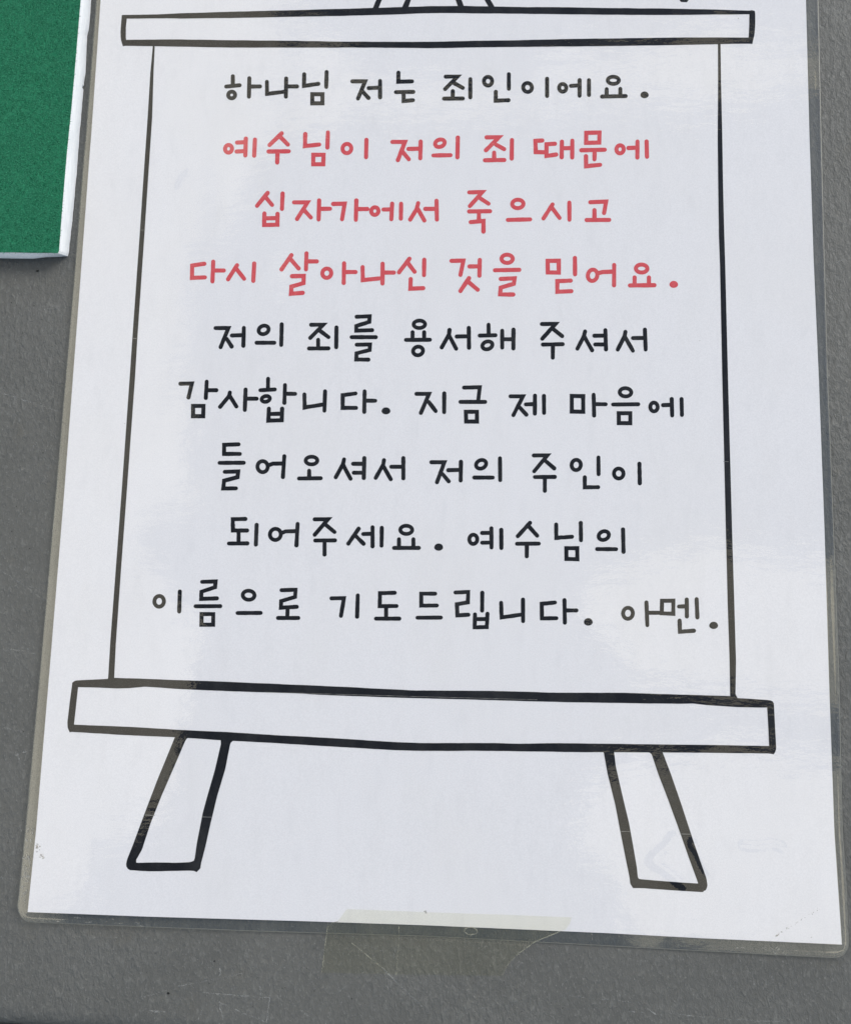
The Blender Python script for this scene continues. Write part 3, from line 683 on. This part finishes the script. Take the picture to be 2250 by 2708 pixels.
tape['label'] = 'yellowed clear strip of tape holding the bottom edge of the sheet to the table'; tape['category'] = 'adhesive tape'
# its cut rim, a crease and an air bubble
def on_tape(pts, wd, closed=False):
    vs, fs = stroke_px(resample(pts, step=5) if not closed else pts, wd, jitter=0.25, capn=3, closed=closed); a = np.array(vs)
    de = a[:, 1] - np.interp(a[:, 0], ox_, oy_); b = P(a[:, 0], a[:, 1], 0.0003)
    z = np.where(de < 0, 0.00039 + lift(b[:, 0], b[:, 1]), 0.00008 + (0.00032 + lift(b[:, 0], b[:, 1])) * np.clip(1 - de / 14, 0, 1) ** 1.5)
    d = ray(a[:, 0], a[:, 1]); tt = (z - CAM[2]) / d[:, 2]
    return np.stack([CAM[0] + d[:, 0] * tt, CAM[1] + d[:, 1] * tt, z], -1), fs
M_TRIM, t, out, pos = new_mat('tape_rim')
tr = t.n('ShaderNodeBsdfTransparent'); m1 = t.n('ShaderNodeMixShader')
t.l(t.ramp(t.noise(pos, 700.0, 3.0, 0.7), 0.35, 0.65, 0.15, 0.65), m1.inputs[0]); t.l(tr.outputs[0], m1.inputs[1])
t.l(pbsdf(t, (0.42, 0.42, 0.33, 1), 0.5, 0.4), m1.inputs[2]); t.l(m1.outputs[0], out.inputs[0])
for nm, pts, wd in (('tape_rim', [(893, 2438), (880, 2441), (866, 2452), (860, 2500), (855, 2540), (851, 2572)], 1.6),
                    ('tape_rim', [(1480, 2464), (1462, 2472), (1414, 2492), (1380, 2516), (1366, 2527)], 2.6),
                    ('tape_rim', [(1366, 2527), (1345, 2548), (1334, 2568), (1327, 2582)], 1.2),
                    ('crease', [(1055, 2452), (1054, 2490), (1050, 2540), (1047, 2580)], 1.4),
                    ('crease', [(930, 2495), (962, 2520), (985, 2540), (1010, 2560)], 2.0)):
    vv, ff = on_tape(pts, wd); mesh_obj(nm, vv, ff, M_TRIM, tape)
ringp = [(1245 + 17 * math.cos(a) * (1 + .1 * math.sin(2 * a)), 2463 + 9.5 * math.sin(a)) for a in np.linspace(0, 2 * math.pi, 22, endpoint=False)]
vv, ff = on_tape(ringp, 2.2, True); mesh_obj('air_bubble', vv, ff, M_TRIM, tape)

# ------------------------------------------------------------------ green felt covered foam board
ZT = 0.0050
TR = [(232, -180), (222, -90), (213.6, 0), (206.6, 80), (197.6, 190), (189.5, 280), (181.5, 360), (177.5, 400), (166.5, 528), (156.4, 663), (153, 669)]
TB = [(153, 669), (80, 668), (0, 666.7), (-200, 663), (-700, 655)]
BR = [(258, -180), (249, -90), (240.7, 0), (238, 50), (234, 80), (230.6, 94), (228.6, 144), (226, 190), (222.5, 215), (221.6, 226), (217.5, 230), (221, 236.7), (218.4, 262), (216.6, 281), (214, 320), (210.6, 353), (206.6, 400), (204.8, 435), (203, 460), (199.8, 490), (197.6, 520), (193.6, 560), (191.5, 586), (187.6, 615), (186.3, 630), (183.5, 651), (182.6, 667), (179.5, 677)]
BB = [(179.5, 677), (158.5, 679), (80, 680.5), (0, 679), (-200, 676), (-700, 668)]
BOARD = empty('felt_board', tuple(np.r_[P(20, 300)[:2], 0.0]), 'green felt covered white foam board with rough cut edges beside the laminated sheet', 'felt board')
nR = 120; nB = 90
def jit(a, s): a = a.copy(); a[1:-1] += np.convolve(rng.normal(0, 1, len(a) + 2), np.ones(3) / 3, 'valid')[:len(a)][1:-1, None] * s; return a
tR = resample(TR, nR); bR = jit(resample(BR, nR), 0.4); tB = jit(resample(TB, nB), 0.3); bB = jit(resample(BB, nB), 0.6)
T = P(*np.concatenate([tR, tB[1:]]).T, ZT); B_ = P(*np.concatenate([bR, bB[1:]]).T, 0.0002)
bRs = resample([p for p in BR if not 200 < p[1] < 250], nR); Bs = P(*np.concatenate([bRs, bB[1:]]).T, 0.0002)
n = len(T); K = 6; fv = []; ff = []
for k in range(K + 1):
    f = k / K; q = T * (1 - f) + (B_ if k == K else Bs) * f
    bul = 0.0011 * math.sin(math.pi * min(f * 1.15, 1)); q = q + np.c_[np.zeros(n), -bul * np.clip((np.arange(n) - nR + 1) / 8.0, 0, 1) * np.ones(n), np.zeros(n)]
    fv += q.tolist()
for k in range(K):
    for i in range(n - 1): ff.append((k * n + i, (k + 1) * n + i, (k + 1) * n + i + 1, k * n + i + 1))
# far corner closes the block
ct = P(-720, -200, ZT); cb = ct.copy(); cb[2] = 0.0002
it = len(fv); fv += [ct.tolist(), cb.tolist()]
ff.append(tuple([it] + list(range(0, n)))[::-1] if False else tuple(list(range(n - 1, -1, -1)) + [it]))
ff.append(tuple(list(range(K * n, K * n + n)) + [it + 1]))
ff.append((it, it + 1, K * n, 0)[::-1]); ff.append((n - 1, K * n + n - 1, it + 1, it)[::-1])
mesh_obj('foam_core', fv, ff, M_FOAM, BOARD)
# felt skin 0.6 mm thick on top
ZF = ZT + 0.0005
fel = P(*np.concatenate([tR - [1.0, 0], tB[1:] - [0, 1.2]]).T, ZF); low = P(*np.concatenate([tR, tB[1:]]).T, ZT + 0.00002)
cf = P(-720, -200, ZF)
v2 = np.concatenate([fel, low, [cf]]).tolist(); f2 = [tuple(list(range(n - 1, -1, -1)) + [2 * n])]
for i in range(n - 1): f2.append((i, n + i, n + i + 1, i + 1))
felt = mesh_obj('felt', v2, f2, M_GREEN, BOARD)
poly = np.concatenate([fel[:, :2], cf[None, :2]])
# fibres: thin curled blades standing in the felt
N = 150000
lo = poly.min(0); hi = poly.max(0); hi2 = hi
pts = lo + rng.random((N * 2, 2)) * (hi - lo)
pts = pts[inside(poly, pts[:, 0], pts[:, 1])][:N]; N = len(pts)
an = rng.uniform(0, 2 * math.pi, N); ln = rng.uniform(0.00035, 0.0010, N); wdt = rng.uniform(0.00003, 0.00006, N); hh = rng.uniform(0.00005, 0.00030, N)
dx = np.cos(an) * ln; dy = np.sin(an) * ln
p0 = np.c_[pts, np.full(N, ZF - 0.00002)]; side_ = np.c_[-np.sin(an) * wdt, np.cos(an) * wdt, np.zeros(N)]
mid = p0 + np.c_[dx * .5, dy * .5, hh]; end = p0 + np.c_[dx + rng.normal(0, .0001, N), dy + rng.normal(0, .0001, N), hh * rng.uniform(0.1, 1.3, N)]
fvv = np.stack([p0 - side_, p0 + side_, mid + side_, mid - side_, end], 1).reshape(-1, 3)
bidx = np.arange(N)[:, None] * 5
q4 = np.concatenate([bidx + [0, 1, 2], bidx + [0, 2, 3], bidx + [3, 2, 4]])
fo = fast_mesh('felt_fibres', fvv, q4, M_FIBRE, BOARD); fo['kind'] = 'stuff'

# ------------------------------------------------------------------ scratches and flecks on the table
def tab_strokes(lst, z=0.00002):
    V_, F_ = [], []
    for k, (pts, wd) in enumerate(lst):
        p = resample(pts, step=8) if len(pts) < 12 else np.array(pts)
        if len(p) > 2: p[1:-1] += rng.normal(0, 0.6, p[1:-1].shape)
        vs, fs = stroke_px(p, wd, jitter=0.5, capn=2); a = np.array(vs); w3 = P(a[:, 0], a[:, 1], z + (k % 40) * 2e-6)
        off = len(V_); V_ += w3.tolist(); F_ += [tuple(off + i for i in f)[::-1] for f in fs]
    return V_, F_
def outside_sheet(x, y):
    left = np.interp(y, [p[1] for p in OL], [p[0] for p in OL]); right = np.interp(y, [p[1] for p in OR_], [p[0] for p in OR_]); bot = np.interp(x, ox_, oy_)
    brd = x < np.interp(y, [p[1] for p in BR], [p[0] for p in BR]) and y < 690
    return (x < left - 4 or x > right + 4 or y > bot + 4) and not brd
SCR = [([(0, 1037), (60, 1057), (155, 1087)], 1.6), ([(0, 1508), (60, 1545), (120, 1590)], 1.6), ([(20, 1717), (60, 1722), (95, 1730)], 1.4), ([(70, 1550), (118, 1560)], 1.0),
       ([(42, 1998), (56, 1990), (84, 1985)], 2.0), ([(46, 2000), (54, 2012), (55, 2024)], 2.0), ([(0, 2322), (40, 2325)], 1.2), ([(10, 1925), (60, 1935)], 1.0),
       ([(535, 2626), (620, 2633), (715, 2640)], 2.0), ([(560, 2643), (620, 2670), (700, 2704)], 2.4), ([(714, 2630), (710, 2665), (704, 2708)], 1.8),
       ([(396, 2674), (412, 2677), (436, 2677)], 2.6), ([(795, 2672), (820, 2692)], 2.2), ([(470, 2610), (560, 2592), (640, 2575)], 1.2), ([(360, 2640), (400, 2632), (440, 2620)], 1.1),
       ([(580, 2558), (584, 2572), (580, 2582)], 2.6), ([(686, 2600), (690, 2625), (684, 2650)], 2.2), ([(580, 2665), (590, 2690), (592, 2700)], 2.0), ([(535, 2672), (523, 2700)], 1.4),
       ([(1010, 2560), (1060, 2610), (1120, 2665)], 2.2), ([(1660, 2676), (1700, 2678)], 2.2), ([(1712, 2668), (1734, 2684)], 2.4), ([(1770, 2680), (1840, 2690), (1990, 2700), (2120, 2705)], 1.4),
       ([(1500, 2634), (1560, 2640), (1700, 2655)], 1.0), ([(2192, 700), (2215, 690), (2249, 682)], 1.4), ([(2188, 780), (2230, 820)], 1.2), ([(2185, 640), (2240, 730)], 1.0),
       ([(2212, 1480), (2249, 1520)], 1.6), ([(2215, 1500), (2249, 1500)], 1.0), ([(2190, 1090), (2230, 1102), (2249, 1100)], 1.4), ([(2200, 880), (2245, 960)], 0.9), ([(2195, 1160), (2240, 1200)], 1.0), ([(2180, 560), (2249, 600)], 1.0),
       ([(40, 2040), (58, 2090)], 1.0), ([(108, 818), (180, 812)], 0.9), ([(60, 1295), (100, 1330)], 1.0), ([(15, 1250), (70, 1240)], 0.9)]
lst = list(SCR)
for k in range(900):
    x = random.uniform(-150, 2400); y = random.uniform(-150, 2708)
    if not outside_sheet(x, y): continue
    a = random.gauss(-1.15 if x > 2100 else -1.4, 0.45); L = random.choice([4, 6, 9, 14]) * random.uniform(0.6, 1.3)
    lst.append(([(x, y), (x + L * math.cos(a), y - L * math.sin(-a) * -1)], random.uniform(0.7, 2.0)))
for k in range(160):
    x = random.uniform(-150, 2400); y = random.uniform(-150, 2690); a = random.uniform(0, math.pi); L = random.uniform(25, 120)
    x2, y2 = x + L * math.cos(a), y + L * math.sin(a)
    if outside_sheet(x, y) and outside_sheet(x2, y2) and outside_sheet((x + x2) / 2, (y + y2) / 2) and y2 < 2700: lst.append(([(x, y), (x2, y2)], random.uniform(0.5, 1.0)))
sv, sf = tab_strokes(lst)
so_ = mesh_obj('surface_scratches', sv, sf, M_SCRATCH, TABLE); so_['kind'] = 'stuff'
V_, F_ = [], []
for k, (x, y, r) in enumerate([(445, 2628, 4.5), (99, 716, 5), (567, 2543, 3), (930, 2643, 2), (60, 880, 2), (30, 800, 2)] + [(random.uniform(-50, 2300), random.uniform(2560, 2690), random.uniform(.8, 1.8)) for _ in range(25)] + [(random.uniform(0, 130), random.uniform(700, 2300), random.uniform(.8, 1.8)) for _ in range(30)]):
    if not outside_sheet(x, y): continue
    vs, fs = px_blob(x, y, r, 8); a = np.array(vs); w3 = P(a[:, 0], a[:, 1], 0.0001); off = len(V_); V_ += w3.tolist(); F_ += [tuple(off + i for i in f)[::-1] for f in fs]
gr = mesh_obj('grit_specks', V_, F_, M_SPECK, TABLE); gr['kind'] = 'stuff'
print('CAM', CAM, 'uv of reflections:')
for (x, y) in [(0, 0), (650, 700), (1125, 1354), (2249, 0), (2249, 2707), (0, 2707), (1900, 250), (1900, 1650), (1900, 2150)]:
    d = ray(x, y); print((x, y), np.round([d[0] / -d[2], d[1] / -d[2]], 3))
